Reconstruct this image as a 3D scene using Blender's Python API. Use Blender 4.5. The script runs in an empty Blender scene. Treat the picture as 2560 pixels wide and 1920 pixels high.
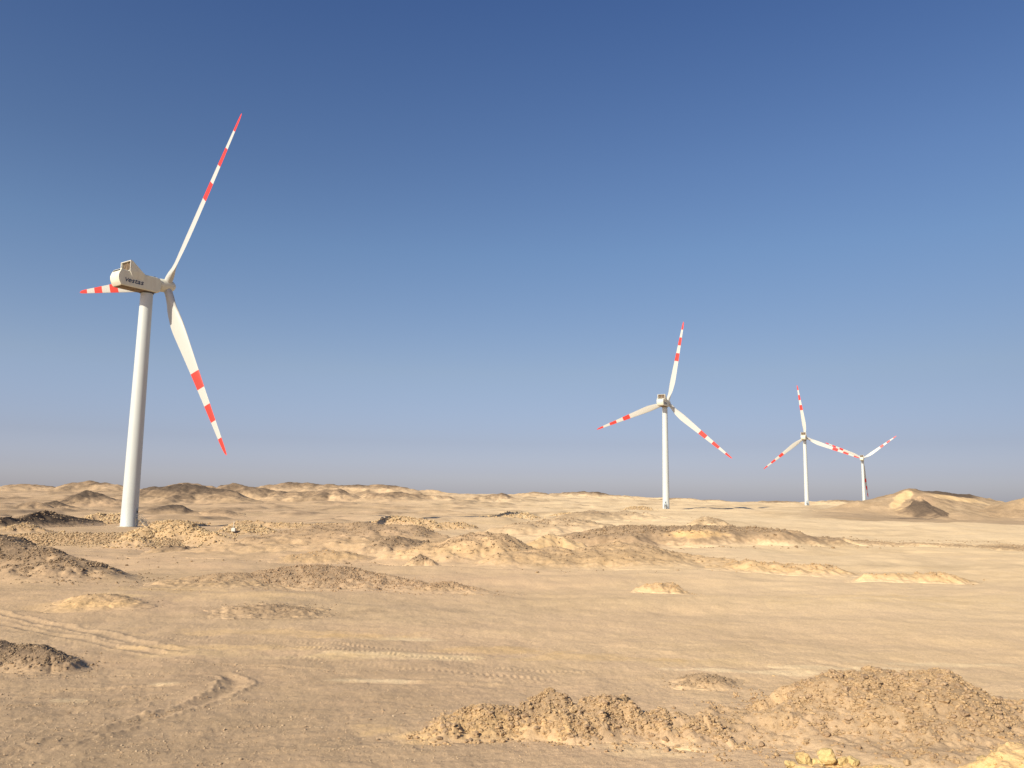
import bpy, bmesh, math, random
import numpy as np
from mathutils import Vector, Matrix
R = math.radians
S = bpy.context.scene
C = S.collection

# ------------------------------------------------------------------ camera, sky, sun, exposure
F_PX, PITCH, ROLL = 2096.07, R(8.2786), R(0.8071)        # photograph is 2560 px wide
cam = bpy.data.cameras.new('camera'); camo = bpy.data.objects.new('camera', cam); C.objects.link(camo)
cam.sensor_width = 36; cam.sensor_fit = 'HORIZONTAL'; cam.lens = 36 * F_PX / 2560
cam.clip_start = .1; cam.clip_end = 60000
camo.matrix_world = Matrix.Rotation(math.pi/2 + PITCH, 4, 'X') @ Matrix.Rotation(ROLL, 4, 'Z')
S.camera = camo
SUN_AZ, SUN_EL = 218., 29.                               # azimuth clockwise from the viewing direction (+Y)
w = bpy.data.worlds.new('World'); S.world = w; w.use_nodes = True
wn, wl = w.node_tree.nodes, w.node_tree.links
sky = wn.new('ShaderNodeTexSky'); sky.sky_type = 'NISHITA'; sky.sun_disc = False
sky.sun_elevation = R(SUN_EL); sky.sun_rotation = R(SUN_AZ)
sky.altitude = 200; sky.air_density = 1.0; sky.dust_density = 1.6; sky.ozone_density = 2.6
bg = wn['Background']; bg.inputs[1].default_value = .072
# slight colour trim of the sky by elevation (dusty violet-grey low down, deeper blue high up)
gc = wn.new('ShaderNodeTexCoord'); gs = wn.new('ShaderNodeSeparateXYZ'); wl.new(gc.outputs['Generated'], gs.inputs[0])
cr_ = wn.new('ShaderNodeValToRGB'); wl.new(gs.outputs[2], cr_.inputs[0]); cr_.color_ramp.elements.remove(cr_.color_ramp.elements[1])
for i, (e_, c_) in enumerate([(0, (1.5,1.42,1.85)), (1.2, (1.26,1.17,1.50)), (2.3, (1.11,1.01,1.31)), (4.2, (1.0,.88,1.07)), (9, (1.1,.97,1.0)), (17, (.96,1,1.09)), (33, (.62,.77,1.06)), (60, (.6,.75,1.05))]):
    el_ = cr_.color_ramp.elements[0] if i == 0 else cr_.color_ramp.elements.new(math.sin(R(e_)))
    el_.color = (*[q/2 for q in c_], 1)
sc_ = wn.new('ShaderNodeVectorMath'); sc_.operation = 'MULTIPLY'; wl.new(sky.outputs[0], sc_.inputs[0]); wl.new(cr_.outputs[0], sc_.inputs[1])
sc2 = wn.new('ShaderNodeVectorMath'); sc2.operation = 'SCALE'; wl.new(sc_.outputs[0], sc2.inputs[0]); sc2.inputs['Scale'].default_value = 2.0
# the dust veil low in the sky evens out from left to right
mr_ = wn.new('ShaderNodeMapRange'); wl.new(gs.outputs[2], mr_.inputs[0])
for i, v in enumerate((.14, .38, -.36, 0)): mr_.inputs[i+1].default_value = v
ma_ = wn.new('ShaderNodeMath'); ma_.operation = 'MULTIPLY_ADD'; wl.new(gs.outputs[0], ma_.inputs[0]); wl.new(mr_.outputs[0], ma_.inputs[1]); ma_.inputs[2].default_value = 1
sc3 = wn.new('ShaderNodeVectorMath'); sc3.operation = 'SCALE'; wl.new(sc2.outputs[0], sc3.inputs[0]); wl.new(ma_.outputs[0], sc3.inputs['Scale'])
wl.new(sc3.outputs[0], bg.inputs[0])
sl = bpy.data.lights.new('sun', 'SUN'); sl.energy = 4.5; sl.angle = R(.5); sl.color = (1, .885, .69)
so = bpy.data.objects.new('sun', sl); C.objects.link(so)
sd = Vector((math.sin(R(SUN_AZ))*math.cos(R(SUN_EL)), math.cos(R(SUN_AZ))*math.cos(R(SUN_EL)), math.sin(R(SUN_EL))))
so.rotation_euler = sd.to_track_quat('Z', 'Y').to_euler()
S.view_settings.view_transform = 'Standard'; S.view_settings.look = 'None'
S.view_settings.exposure = .5; S.view_settings.gamma = 1

# ------------------------------------------------------------------ helpers
def tag(o, label=None, cat=None, group=None, kind=None):
    if label: o['label'] = label
    if cat: o['category'] = cat
    if group: o['group'] = group
    if kind: o['kind'] = kind
    return o
def link(name, me, mat=None, parent=None):
    o = bpy.data.objects.new(name, me); C.objects.link(o)
    if mat and me is not None and not me.materials: me.materials.append(mat)
    if parent: o.parent = parent
    return o
def np_mesh(name, V, Q, smooth=True, col=None):
    """V (n,3), Q (m,k) -> mesh; col (n,3) -> point colour attribute 'tint'"""
    V = np.asarray(V, np.float32); Q = np.asarray(Q, np.int32)
    me = bpy.data.meshes.new(name); k = Q.shape[1]
    me.vertices.add(len(V)); me.vertices.foreach_set('co', V.ravel())
    me.loops.add(Q.size); me.loops.foreach_set('vertex_index', Q.ravel())
    me.polygons.add(len(Q)); me.polygons.foreach_set('loop_start', np.arange(0, Q.size, k, dtype=np.int32))
    me.polygons.foreach_set('loop_total', np.full(len(Q), k, np.int32))
    me.polygons.foreach_set('use_smooth', np.full(len(Q), smooth))
    if col is not None:
        a = me.attributes.new('tint', 'FLOAT_COLOR', 'POINT')
        a.data.foreach_set('color', np.concatenate([col, np.ones((len(V), 1))], 1).astype(np.float32).ravel())
    me.update(calc_edges=True); me.validate(); return me

cp, sp, cr, sr = math.cos(PITCH), math.sin(PITCH), math.cos(ROLL), math.sin(ROLL)
def ray(px, py):
    U, W = (px-1280)/F_PX, (960-py)/F_PX
    u, v = U*cr - W*sr, U*sr + W*cr
    return u, cp - v*sp, sp + v*cp
def unp(px, py, d):
    """surveyed world point: sight line through this photo pixel, d metres ahead along +Y"""
    x, y, z = ray(px, py); k = d/y; return x*k, y*k, z*k

# gradient noise, vectorised
_rs = np.random.RandomState(7)
_perm = np.concatenate([_rs.permutation(256)]*3)
_ga = _rs.rand(256)*2*np.pi; _gx, _gy = np.cos(_ga), np.sin(_ga)
def pn(x, y, seed=0):
    x = x + seed*17.31; y = y - seed*9.77
    xi = np.floor(x).astype(np.int64); yi = np.floor(y).astype(np.int64); xf = x-xi; yf = y-yi
    xi &= 255; yi &= 255
    u = xf*xf*xf*(xf*(xf*6-15)+10); v = yf*yf*yf*(yf*(yf*6-15)+10)
    def g(a, b, dx, dy):
        h = _perm[_perm[(xi+a) & 255]+((yi+b) & 255)]; return _gx[h]*dx+_gy[h]*dy
    n0 = g(0,0,xf,yf)*(1-u)+g(1,0,xf-1,yf)*u; n1 = g(0,1,xf,yf-1)*(1-u)+g(1,1,xf-1,yf-1)*u
    return (n0*(1-v)+n1*v)*1.5
def fbm(x, y, o=4, seed=0, gain=.5):
    s = 0; a = 1
    for i in range(o):
        s = s+a*pn(x, y, seed+i*3); x = x*2.03; y = y*2.03; a *= gain
    return s
def bil(x, y, o=4, seed=0, gain=.55):
    """billowy / clotted noise, 0..1-ish"""
    s = 0; a = 1
    for i in range(o):
        s = s+a*np.abs(pn(x, y, seed+i*5)); x = x*2.1; y = y*2.1; a *= gain
    return s
def sst(a, b, x): t = np.clip((x-a)/(b-a), 0, 1); return t*t*(3-2*t)

# ------------------------------------------------------------------ terrain: base surface
NEAR = [(0,-1.75),(3,-1.75),(8,-3.05),(12,-4.15),(17,-6.0)]
COLS = {
 0:   [(20,-6.05),(35,-6.0),(60,-6.2),(90,-6.8),(120,-7.4),(145,-7.9),(170,-6.6),(204,-6.3),(300,-6.1),(400,-4.5),(500,-2.6),(650,1),(800,5),(1000,11.5),(1120,14),(1500,6),(3000,-5)],
 560: [(20,-6.05),(35,-6.0),(60,-6.2),(90,-6.6),(120,-7.2),(145,-7.7),(170,-6.5),(204,-6.3),(300,-5.9),(400,-4.3),(500,-2.4),(650,1),(800,5),(1000,12),(1120,14.5),(1500,6),(3000,-5)],
 1000:[(20,-6.0),(35,-6.0),(60,-6.3),(90,-6.7),(120,-7.0),(160,-6.9),(213,-6.2),(300,-5.1),(400,-3.2),(500,-1.2),(650,2.2),(800,6),(1000,13),(1080,15),(1500,6),(3000,-5)],
 1280:[(20,-6.0),(35,-6.1),(60,-6.3),(90,-6.6),(122,-6.8),(160,-6.7),(213,-6.0),(300,-4.6),(400,-2.6),(500,-.6),(650,2.4),(800,6.2),(1000,12.2),(1080,13),(1500,5),(3000,-5)],
 1664:[(20,-6.0),(35,-6.1),(60,-6.3),(90,-6.6),(122,-6.6),(150,-5.9),(213,-4.9),(300,-3.4),(400,-1.7),(475,-.45),(650,2.9),(800,5.8),(1000,10),(1100,10),(1500,3),(3000,-5)],
 2018:[(20,-6.0),(35,-6.1),(60,-6.2),(90,-6.4),(130,-6.3),(150,-5.7),(200,-5.0),(300,-3.8),(400,-2.4),(500,-.9),(650,1.9),(747,4.1),(850,5),(950,7.5),(1150,5),(1500,0),(3000,-8)],
 2300:[(20,-6.0),(35,-6.1),(60,-6.1),(90,-6.15),(130,-6.35),(142,-6.4),(153,-5.65),(200,-5.2),(300,-4.2),(380,-3.5),(430,-4.3),(520,-4.4),(600,-3),(800,2),(1150,5),(1500,0),(3000,-8)],
 2560:[(20,-6.0),(35,-6.0),(60,-6.0),(90,-6.1),(130,-6.3),(142,-6.4),(153,-5.7),(200,-5.3),(300,-4.4),(370,-3.9),(430,-4.8),(520,-4.7),(600,-3),(800,2),(1150,5),(1500,0),(3000,-8)],
}
def azof(px): x, y, z = ray(px, 1265); return math.atan2(x, y)
_ND, _NA = 700, 161
_L = np.linspace(0, math.log(3001), _ND)
_A = np.linspace(azof(-300), azof(2860), _NA)
_k = sorted(COLS); _ka = [azof(c) for c in _k]
_rows = []
for c in _k:
    kn = NEAR+COLS[c]+[(3001, COLS[c][-1][1])]
    r_ = np.interp(np.exp(_L)-1, [a for a, b in kn], [b for a, b in kn])
    ker = np.exp(-np.linspace(-2, 2, 15)**2); ker /= ker.sum()
    _rows.append(np.convolve(np.pad(r_, 7, 'edge'), ker, 'valid'))
_rows = np.array(_rows)
_T = np.array([np.interp(_A, _ka, _rows[:, j]) for j in range(_ND)])      # [d, az]
ker = np.exp(-np.linspace(-2, 2, 13)**2); ker /= ker.sum()
_T = np.array([np.convolve(np.pad(r_, 6, 'edge'), ker, 'valid') for r_ in _T])
def lut(T, X, Y):
    a = np.arctan2(X, Y); d = np.hypot(X, Y)*np.maximum(np.cos(a), .7)
    i = np.clip(np.log(d+1)/_L[-1]*(_ND-1), 0, _ND-1.001); j = np.clip((a-_A[0])/(_A[-1]-_A[0])*(_NA-1), 0, _NA-1.001)
    i0 = i.astype(int); j0 = j.astype(int); fi = i-i0; fj = j-j0
    return (T[i0,j0]*(1-fi)+T[i0+1,j0]*fi)*(1-fj)+(T[i0,j0+1]*(1-fi)+T[i0+1,j0+1]*fi)*fj

TURB = [  # x, y, z, yaw az, rotor phase, door az
 (-91.43, 203.98, -6.227, 35.35, 36.06, 97),
 (87.45, 475.64, -.434, 28.38, 12.93, 196),
 (261.63, 746.6, 4.129, 27.35, -6.50, 197),
 (431.97, 1032.7, 3.45, 27.66, 55.43, 200)]
PADS = [(-84, 186, 50, 40, -6.25, R(0)), (92, 478, 34, 16, -.45, R(10)), (262, 748, 24, 15, 4.1, R(15))]
def knob(X, Y): return fbm(X/26, Y/34, 3, 70)*sst(25, -5, np.degrees(np.arctan2(X, Y)))
def base0(X, Y):
    d = np.hypot(X, Y); z = lut(_T, X, Y)
    amp = np.clip(d/250, .0, 1)
    z = z + amp*1.1*fbm(X/55, Y/55, 3, 1) + np.clip(d/120, .05, 1)*.22*fbm(X/9, Y/9, 3, 4) + .42*sst(30, 75, d)*(1-.6*sst(130, 300, d))*fbm(X/26+5, Y/15, 3, 12)
    far = sst(350, 700, d)
    z = z + far*1.6*fbm(X/90, Y/60, 4, 9) + sst(230, 320, d)*(1-sst(900, 1200, d))*1.1*sst(.2, .8, knob(X, Y))
    for (px_, py_, rx, ry, pz, a) in PADS:
        dx = (X-px_)*math.cos(a)+(Y-py_)*math.sin(a); dy = -(X-px_)*math.sin(a)+(Y-py_)*math.cos(a)
        q = np.maximum(np.abs(dx)/rx, np.abs(dy)/ry); wgt = (1-sst(.95, 1.06, q)) if rx == 50 else (1-sst(.8, 1.25, q))
        z = z*(1-wgt)+pz*wgt
    return z
def detail(X, Y):
    d = np.hypot(X, Y); n = sst(160, 30, d)
    return .02*n*fbm(X*1.3, Y*1.3, 4, 21, .62) + .012*sst(60, 24, d)*fbm((X*.6+Y*.25)*.8, (Y-X*.25)*3.2, 3, 23, .6) + .05*fbm(X/2.6, Y/2.6, 2, 30)*sst(300, 20, d)
def base(X, Y): return base0(X, Y)+detail(X, Y)

# wheel ruts and tread marks pressed into the plain (paths in world metres)
def path(pts):
    o = []
    for px, py in pts:
        x, y, z = ray(px, py); o.append((-6.05*x/z, -6.05*y/z))
    return o
TREADS = [(path([(340,1588),(520,1600),(700,1618),(880,1634),(1050,1646),(1290,1655)]), .34, .23),
          (path([(430,1578),(650,1598),(860,1616),(1060,1630),(1250,1638)]), .30, .22),
          (path([(660,1640),(850,1664),(1000,1678),(1120,1686),(1370,1704),(1520,1712)]), .36, .25),
          (path([(900,1630),(1100,1660),(1300,1676),(1560,1690)]), .30, .22)]
RUTS = [(path([(-80,1912),(0,1889),(130,1862),(271,1831),(407,1790),(490,1762),(542,1742),(583,1722),(590,1706),(565,1690),(525,1680)]), .26, .07),
        (path([(-60,1840),(90,1800),(230,1775),(380,1752),(470,1738)]), .22, .05),
        (path([(-40,1745),(154,1728),(343,1719),(520,1716)]), .18, .06),
        (path([(-40,1520),(140,1560),(300,1596),(470,1632)]), .3, .06),
        (path([(-20,1548),(110,1585),(330,1622),(470,1645)]), .25, .045),
        (path([(-60,1700),(200,1692),(420,1690)]), .12, .035), (path([(-60,1775),(180,1760),(400,1742)]), .12, .04),
        (path([(-60,1870),(160,1825),(360,1795),(520,1772),(700,1752)]), .14, .04), (path([(60,1925),(330,1868),(560,1832),(780,1800)]), .13, .03),
        (path([(150,1650),(400,1655),(640,1668),(900,1690)]), .12, .03),
        (path([(300,1905),(620,1850),(900,1800),(1100,1770)]), .2, .025),
        (path([(500,1930),(760,1880),(1000,1850),(1130,1842)]), .2, .025),
        (path([(1180,1810),(1330,1775),(1560,1730)]), .22, .035),
        (path([(640,1726),(900,1712),(1150,1716),(1330,1722)]), .25, .03),
        (path([(1950,1640),(2080,1662),(2200,1680),(2330,1672)]), .25, .03)]
def poly_dist(X, Y, pts):
    D = np.full(X.shape, 1e9); Tt = np.zeros(X.shape); Sg = np.zeros(X.shape); acc = 0
    for (x0, y0), (x1, y1) in zip(pts[:-1], pts[1:]):
        L = math.hypot(x1-x0, y1-y0); ux, uy = (x1-x0)/L, (y1-y0)/L
        t = np.clip((X-x0)*ux+(Y-y0)*uy, 0, L); ex = X-x0-t*ux; ey = Y-y0-t*uy
        dd = np.hypot(ex, ey); m = dd < D
        D = np.where(m, dd, D); Tt = np.where(m, acc+t, Tt); Sg = np.where(m, ex*uy-ey*ux, Sg); acc += L
    return D, Tt, Sg, acc
def imprint(X, Y):
    z = np.zeros(X.shape)
    for pts, wd, dep in RUTS:
        a = np.array(pts); m = (X > a[:,0].min()-2) & (X < a[:,0].max()+2) & (Y > a[:,1].min()-2) & (Y < a[:,1].max()+2)
        D, t, s, L = poly_dist(X[m], Y[m], pts)
        k = D/wd*(1+.35*pn(t*.8, t*0+3, 2)); fade = sst(0, 2, t)*sst(0, 1.5, L-t)*(.55+.45*np.clip(pn(t*.35, t*0, 5)+.5, 0, 1))
        z[m] += dep*fade*(-np.exp(-k*k*1.4)+.75*np.exp(-((k-1.7)/.5)**2)*(1+.8*pn(X[m]*5, Y[m]*5, 7)))
    for pts, wd, pitch in TREADS:
        a = np.array(pts); m = (X > a[:,0].min()-2) & (X < a[:,0].max()+2) & (Y > a[:,1].min()-2) & (Y < a[:,1].max()+2)
        D, t, s, L = poly_dist(X[m], Y[m], pts)
        lug = np.sin(2*np.pi*(t/pitch+np.abs(s)/wd*.55+.2*pn(t*.5, s, 8)))
        fade = sst(0, 2, t)*sst(0, 3, L-t)*np.clip(.75+.9*pn(t*.25, t*0+7, 6), .15, 1)
        z[m] += fade*sst(wd*1.05, wd*.85, D)*(.02*lug-.012)
    return z

# ------------------------------------------------------------------ soil colour masks (R dark gravel veneer, plus painted shade on mounds, G yellow soil, B pale sand)
def soil_mask(X, Y):
    d = np.hypot(X, Y); a = np.degrees(np.arctan2(X, Y))
    ld = np.log(d+1)
    n1 = fbm(X/22, Y/22, 4, 40); n2 = fbm(X/70+3, Y/70, 3, 50); n3 = fbm(X/(2+d*.02), Y/(2+d*.02), 3, 60)
    left = sst(8, -25, a)
    dark = .25*left + .34*sst(50, 19, d)*sst(30, -25, a) + .10*sst(40, 20, d) + .20*n1*sst(20, 80, d) + .10*n3
    dark += .4*sst(.2, .5, knob(X, Y)+.12*fbm(X/6, Y/6, 2, 71))*sst(230, 320, d) + .10*left*sst(150, 500, d) + sst(250, 600, d)*.22*np.clip(n2*1.3, -.3, 1)
    rb = sst(16, 22, a)*sst(372+9*pn(a*.5, a*0), 388+9*pn(a*.5, a*0), d)*sst(900, 500, d)      # gravel flat in front of the mesa
    dark = dark*(1-rb)+.55*rb
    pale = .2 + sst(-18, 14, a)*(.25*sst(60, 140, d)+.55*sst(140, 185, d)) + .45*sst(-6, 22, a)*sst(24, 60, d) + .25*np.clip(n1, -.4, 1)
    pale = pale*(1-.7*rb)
    yel = .10+.12*n2+.1*n1
    # churned strip of yellower sand along the tread marks, other coloured patches: (px, py, rx_m, ry_m, dark, yellow, pale)
    for px, py, rx, ry, dk, ye, pa in PATCH:
        x, y, z = ray(px, py)
        zz = -6.1
        px_, py_ = zz*x/z, zz*y/z
        if math.hypot(px_, py_) > 75 or z > -.02: continue
        q = np.hypot((X-px_)/rx, (Y-py_)/ry)+.55*pn(X/1.7, Y/1.7, int(px) % 50)+.25*pn(X*2, Y*2, 3)
        m = sst(1.1, .45, q)
        dark += dk*m; yel += .7*ye*m; pale += pa*m
    return dark, yel, pale
PATCH = [(700,1580,7,1.5,-.2,.5,0),(900,1592,3,1.2,-.2,.4,0),(560,1622,4.5,1.0,-.25,.65,.2),(470,1640,3,.9,-.2,.5,.3),
         (1000,1648,5,.9,-.3,.35,.8),(760,1650,4,.6,-.1,.3,.3),(1230,1625,3,1.2,-.25,.7,0),(1480,1648,4,1.2,-.25,.55,.1),(1010,1596,2.4,.8,-.2,.2,.8),
         (250,1495,2.5,2.2,-.4,.75,.5),(190,1520,4,2,-.1,.3,0),(580,1490,6,3,-.1,.4,.2),(420,1470,5,3,-.1,.5,.2),
         (1150,1846,3.6,.9,-.3,.8,.1),(1600,1880,1.6,.8,-.2,.3,.4),(2150,1675,3.5,.5,-.2,0,.9),(1920,1685,4,.4,-.2,0,.9),(2330,1660,3,.5,-.1,0,.8),
         (1750,1660,3,1.2,-.1,.4,.3),(940,1711,2,.25,-.1,0,.8),(420,1716,.7,.25,-.2,.1,1.1),(180,1757,.6,.2,-.2,.1,1),(2000,1720,4,1.5,0,.1,0),
         (2350,1500,14,5,-.1,.35,.3),(2000,1480,10,4,-.1,.35,.2),(1300,1520,12,3,.12,-.05,0),(700,1530,8,2.5,.22,0,0)]

# ------------------------------------------------------------------ materials
def mat(name):
    m = bpy.data.materials.new(name); m.use_nodes = True; nt = m.node_tree
    return m, nt.nodes, nt.links, nt.nodes['Principled BSDF']
def nse(nd, lk, src, scale, detail=4, rough=.55):
    n = nd.new('ShaderNodeTexNoise'); n.inputs['Scale'].default_value = scale; n.inputs['Detail'].default_value = detail
    n.inputs['Roughness'].default_value = rough; lk.new(src, n.inputs['Vector']); return n.outputs['Fac']
def mth(nd, lk, op, a, b=None, c=None, clamp=False):
    n = nd.new('ShaderNodeMath'); n.operation = op; n.use_clamp = clamp
    for i, v in enumerate((a, b, c)):
        if v is None: continue
        if isinstance(v, (int, float)): n.inputs[i].default_value = v
        else: lk.new(v, n.inputs[i])
    return n.outputs[0]
def rng(nd, lk, v, a, b, c, d):
    n = nd.new('ShaderNodeMapRange'); lk.new(v, n.inputs[0])
    for i, q in enumerate((a, b, c, d)): n.inputs[i+1].default_value = q
    return n.outputs[0]
def mixc(nd, lk, f, a, b, mode='MIX'):
    n = nd.new('ShaderNodeMix'); n.data_type = 'RGBA'; n.blend_type = mode; n.clamp_factor = True
    for i, v in ((0, f), (6, a), (7, b)):
        if isinstance(v, (int, float)): n.inputs[i].default_value = v
        elif isinstance(v, tuple): n.inputs[i].default_value = (*v, 1)
        else: lk.new(v, n.inputs[i])
    return n.outputs[2]
SAND, PALE, DARK, YEL = (.625,.435,.262), (.80,.615,.375), (.26,.185,.118), (.66,.44,.20)
def soil_material(name, grit=1.0):
    m, nd, lk, b = mat(name)
    geo = nd.new('ShaderNodeNewGeometry'); P = geo.outputs['Position']
    at = nd.new('ShaderNodeAttribute'); at.attribute_name = 'tint'
    sx = nd.new('ShaderNodeSeparateColor'); lk.new(at.outputs['Color'], sx.inputs[0])
    nA = nse(nd, lk, P, .11, 6, .6); nB = nse(nd, lk, P, .9, 5, .62); nC = nse(nd, lk, P, 7, 5, .65); nD = nse(nd, lk, P, 38, 3, .6)
    nb = mth(nd, lk, 'SUBTRACT', nB, .5); na = mth(nd, lk, 'SUBTRACT', nA, .5); nc = mth(nd, lk, 'SUBTRACT', nC, .5)
    def vary(v, k1, k2, k3):
        v = mth(nd, lk, 'MULTIPLY_ADD', na, k1, v); v = mth(nd, lk, 'MULTIPLY_ADD', nb, k2, v)
        return mth(nd, lk, 'MULTIPLY_ADD', nc, k3, v, clamp=True)
    fd = vary(sx.outputs[0], .45, .4, .35); fy = vary(sx.outputs[1], .5, .5, .2); fp = vary(sx.outputs[2], .6, .5, .2)
    c = mixc(nd, lk, fp, SAND, PALE); c = mixc(nd, lk, fy, c, YEL); c = mixc(nd, lk, fd, c, DARK)
    c = mixc(nd, lk, mth(nd, lk, 'MULTIPLY', mth(nd, lk, 'SUBTRACT', mth(nd, lk, 'MULTIPLY_ADD', nb, .5, sx.outputs[0]), 1.0), 1.7, clamp=True), c, (.115,.086,.062))
    g = rng(nd, lk, nC, .3, .7, .86, 1.13); g2 = rng(nd, lk, nD, .3, .7, .84, 1.15)
    c = mixc(nd, lk, 1.0, c, g, 'MULTIPLY'); c = mixc(nd, lk, grit, c, mixc(nd, lk, 1.0, c, g2, 'MULTIPLY'))
    vo = nd.new('ShaderNodeTexVoronoi'); vo.inputs['Scale'].default_value = 14; lk.new(P, vo.inputs['Vector'])
    vs_ = nd.new('ShaderNodeSeparateColor'); lk.new(vo.outputs['Color'], vs_.inputs[0])
    spk = mth(nd, lk, 'MULTIPLY', mth(nd, lk, 'LESS_THAN', vo.outputs['Distance'], .28), mth(nd, lk, 'GREATER_THAN', vs_.outputs[0], .80))
    c = mixc(nd, lk, mth(nd, lk, 'MULTIPLY', spk, .6), c, mixc(nd, lk, vs_.outputs[1], (.24,.16,.10), (.66,.50,.33)))
    lk.new(c, b.inputs['Base Color']); b.inputs['Roughness'].default_value = .97; b.inputs['Specular IOR Level'].default_value = .12
    h = mth(nd, lk, 'MULTIPLY_ADD', nB, .20, mth(nd, lk, 'MULTIPLY_ADD', nC, .06, mth(nd, lk, 'MULTIPLY', nD, .03)))
    bp = nd.new('ShaderNodeBump'); bp.inputs['Strength'].default_value = .55; bp.inputs['Distance'].default_value = .6
    lk.new(h, bp.inputs['Height']); lk.new(bp.outputs[0], b.inputs['Normal'])
    return m
M_SOIL = soil_material('desert_soil')
def rock_material(name, col, var, rough=.95):
    m, nd, lk, b = mat(name)
    geo = nd.new('ShaderNodeNewGeometry'); P = geo.outputs['Position']
    n1 = nse(nd, lk, P, 2.3, 4); n2 = nse(nd, lk, P, 14, 5, .65)
    c = mixc(nd, lk, rng(nd, lk, n1, .35, .65, 0, 1), tuple(col), tuple(var))
    c = mixc(nd, lk, 1.0, c, rng(nd, lk, n2, .3, .7, .75, 1.2), 'MULTIPLY')
    lk.new(c, b.inputs['Base Color']); b.inputs['Roughness'].default_value = rough; b.inputs['Specular IOR Level'].default_value = .15
    bp = nd.new('ShaderNodeBump'); bp.inputs['Strength'].default_value = .6; bp.inputs['Distance'].default_value = .08
    lk.new(n2, bp.inputs['Height']); lk.new(bp.outputs[0], b.inputs['Normal']); return m
M_CLOD = rock_material('dry_clod', (.51,.355,.195), (.39,.27,.155))
M_CLODD = rock_material('brown_clod', (.37,.27,.17), (.27,.195,.125))
M_CLODM = rock_material('tan_clod', (.44,.31,.19), (.34,.235,.145))
M_CLODY = rock_material('yellow_clod', (.56,.38,.19), (.45,.30,.16))
M_RUBBLE = rock_material('pale_rubble', (.60,.45,.26), (.40,.29,.165))
M_RUBBLM = rock_material('tan_rubble', (.52,.39,.235), (.33,.235,.14))
M_BOULD = rock_material('yellow_rock', (.66,.49,.22), (.50,.35,.16))
M_PEB = rock_material('pebble', (.38,.27,.17), (.56,.43,.28))

# ------------------------------------------------------------------ loose stones as merged meshes
def ico(n):
    bm = bmesh.new(); bmesh.ops.create_icosphere(bm, subdivisions=n, radius=1)
    bm.verts.ensure_lookup_table()
    V = np.array([v.co[:] for v in bm.verts]); Fc = np.array([[v.index for v in f.verts] for f in bm.faces]); bm.free(); return V, Fc
ICO = {1: ico(1), 2: ico(2), 3: ico(3)}
def stones(name, pts, sizes, m, parent=None, sub=1, seed=0, flat=.7, tint=None):
    rs = np.random.RandomState(seed); V0, F0 = ICO[sub]; n = len(pts)
    if n == 0: return None
    dirs = rs.normal(size=(6, 3)); dirs /= np.linalg.norm(dirs, axis=1)[:, None]
    A = rs.normal(size=(n, 3, 3)); Q, _ = np.linalg.qr(A)
    sc = rs.uniform(.6, 1.25, (n, 3)); 
    V = np.repeat(V0[None], n, 0)*sc[:, None, :]
    V *= (1+rs.uniform(-.22, .22, (n, len(V0), 1)))
    # chip planes
    for k in range(3):
        dk = rs.normal(size=(n, 3)); dk /= np.linalg.norm(dk, axis=1)[:, None]; c = rs.uniform(.45, .8, n)
        pr = np.einsum('nvi,ni->nv', V, dk); ex = np.clip(pr-c[:, None], 0, None); V -= ex[..., None]*dk[:, None, :]
    V = np.einsum('nij,nvj->nvi', Q, V); V[..., 2] *= flat
    V = V*np.asarray(sizes)[:, None, None]+np.asarray(pts)[:, None, :]
    Fa = F0[None]+(np.arange(n)*len(V0))[:, None, None]
    me = np_mesh(name, V.reshape(-1, 3), Fa.reshape(-1, 3), smooth=False)
    return link(name, me, m, parent)

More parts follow.
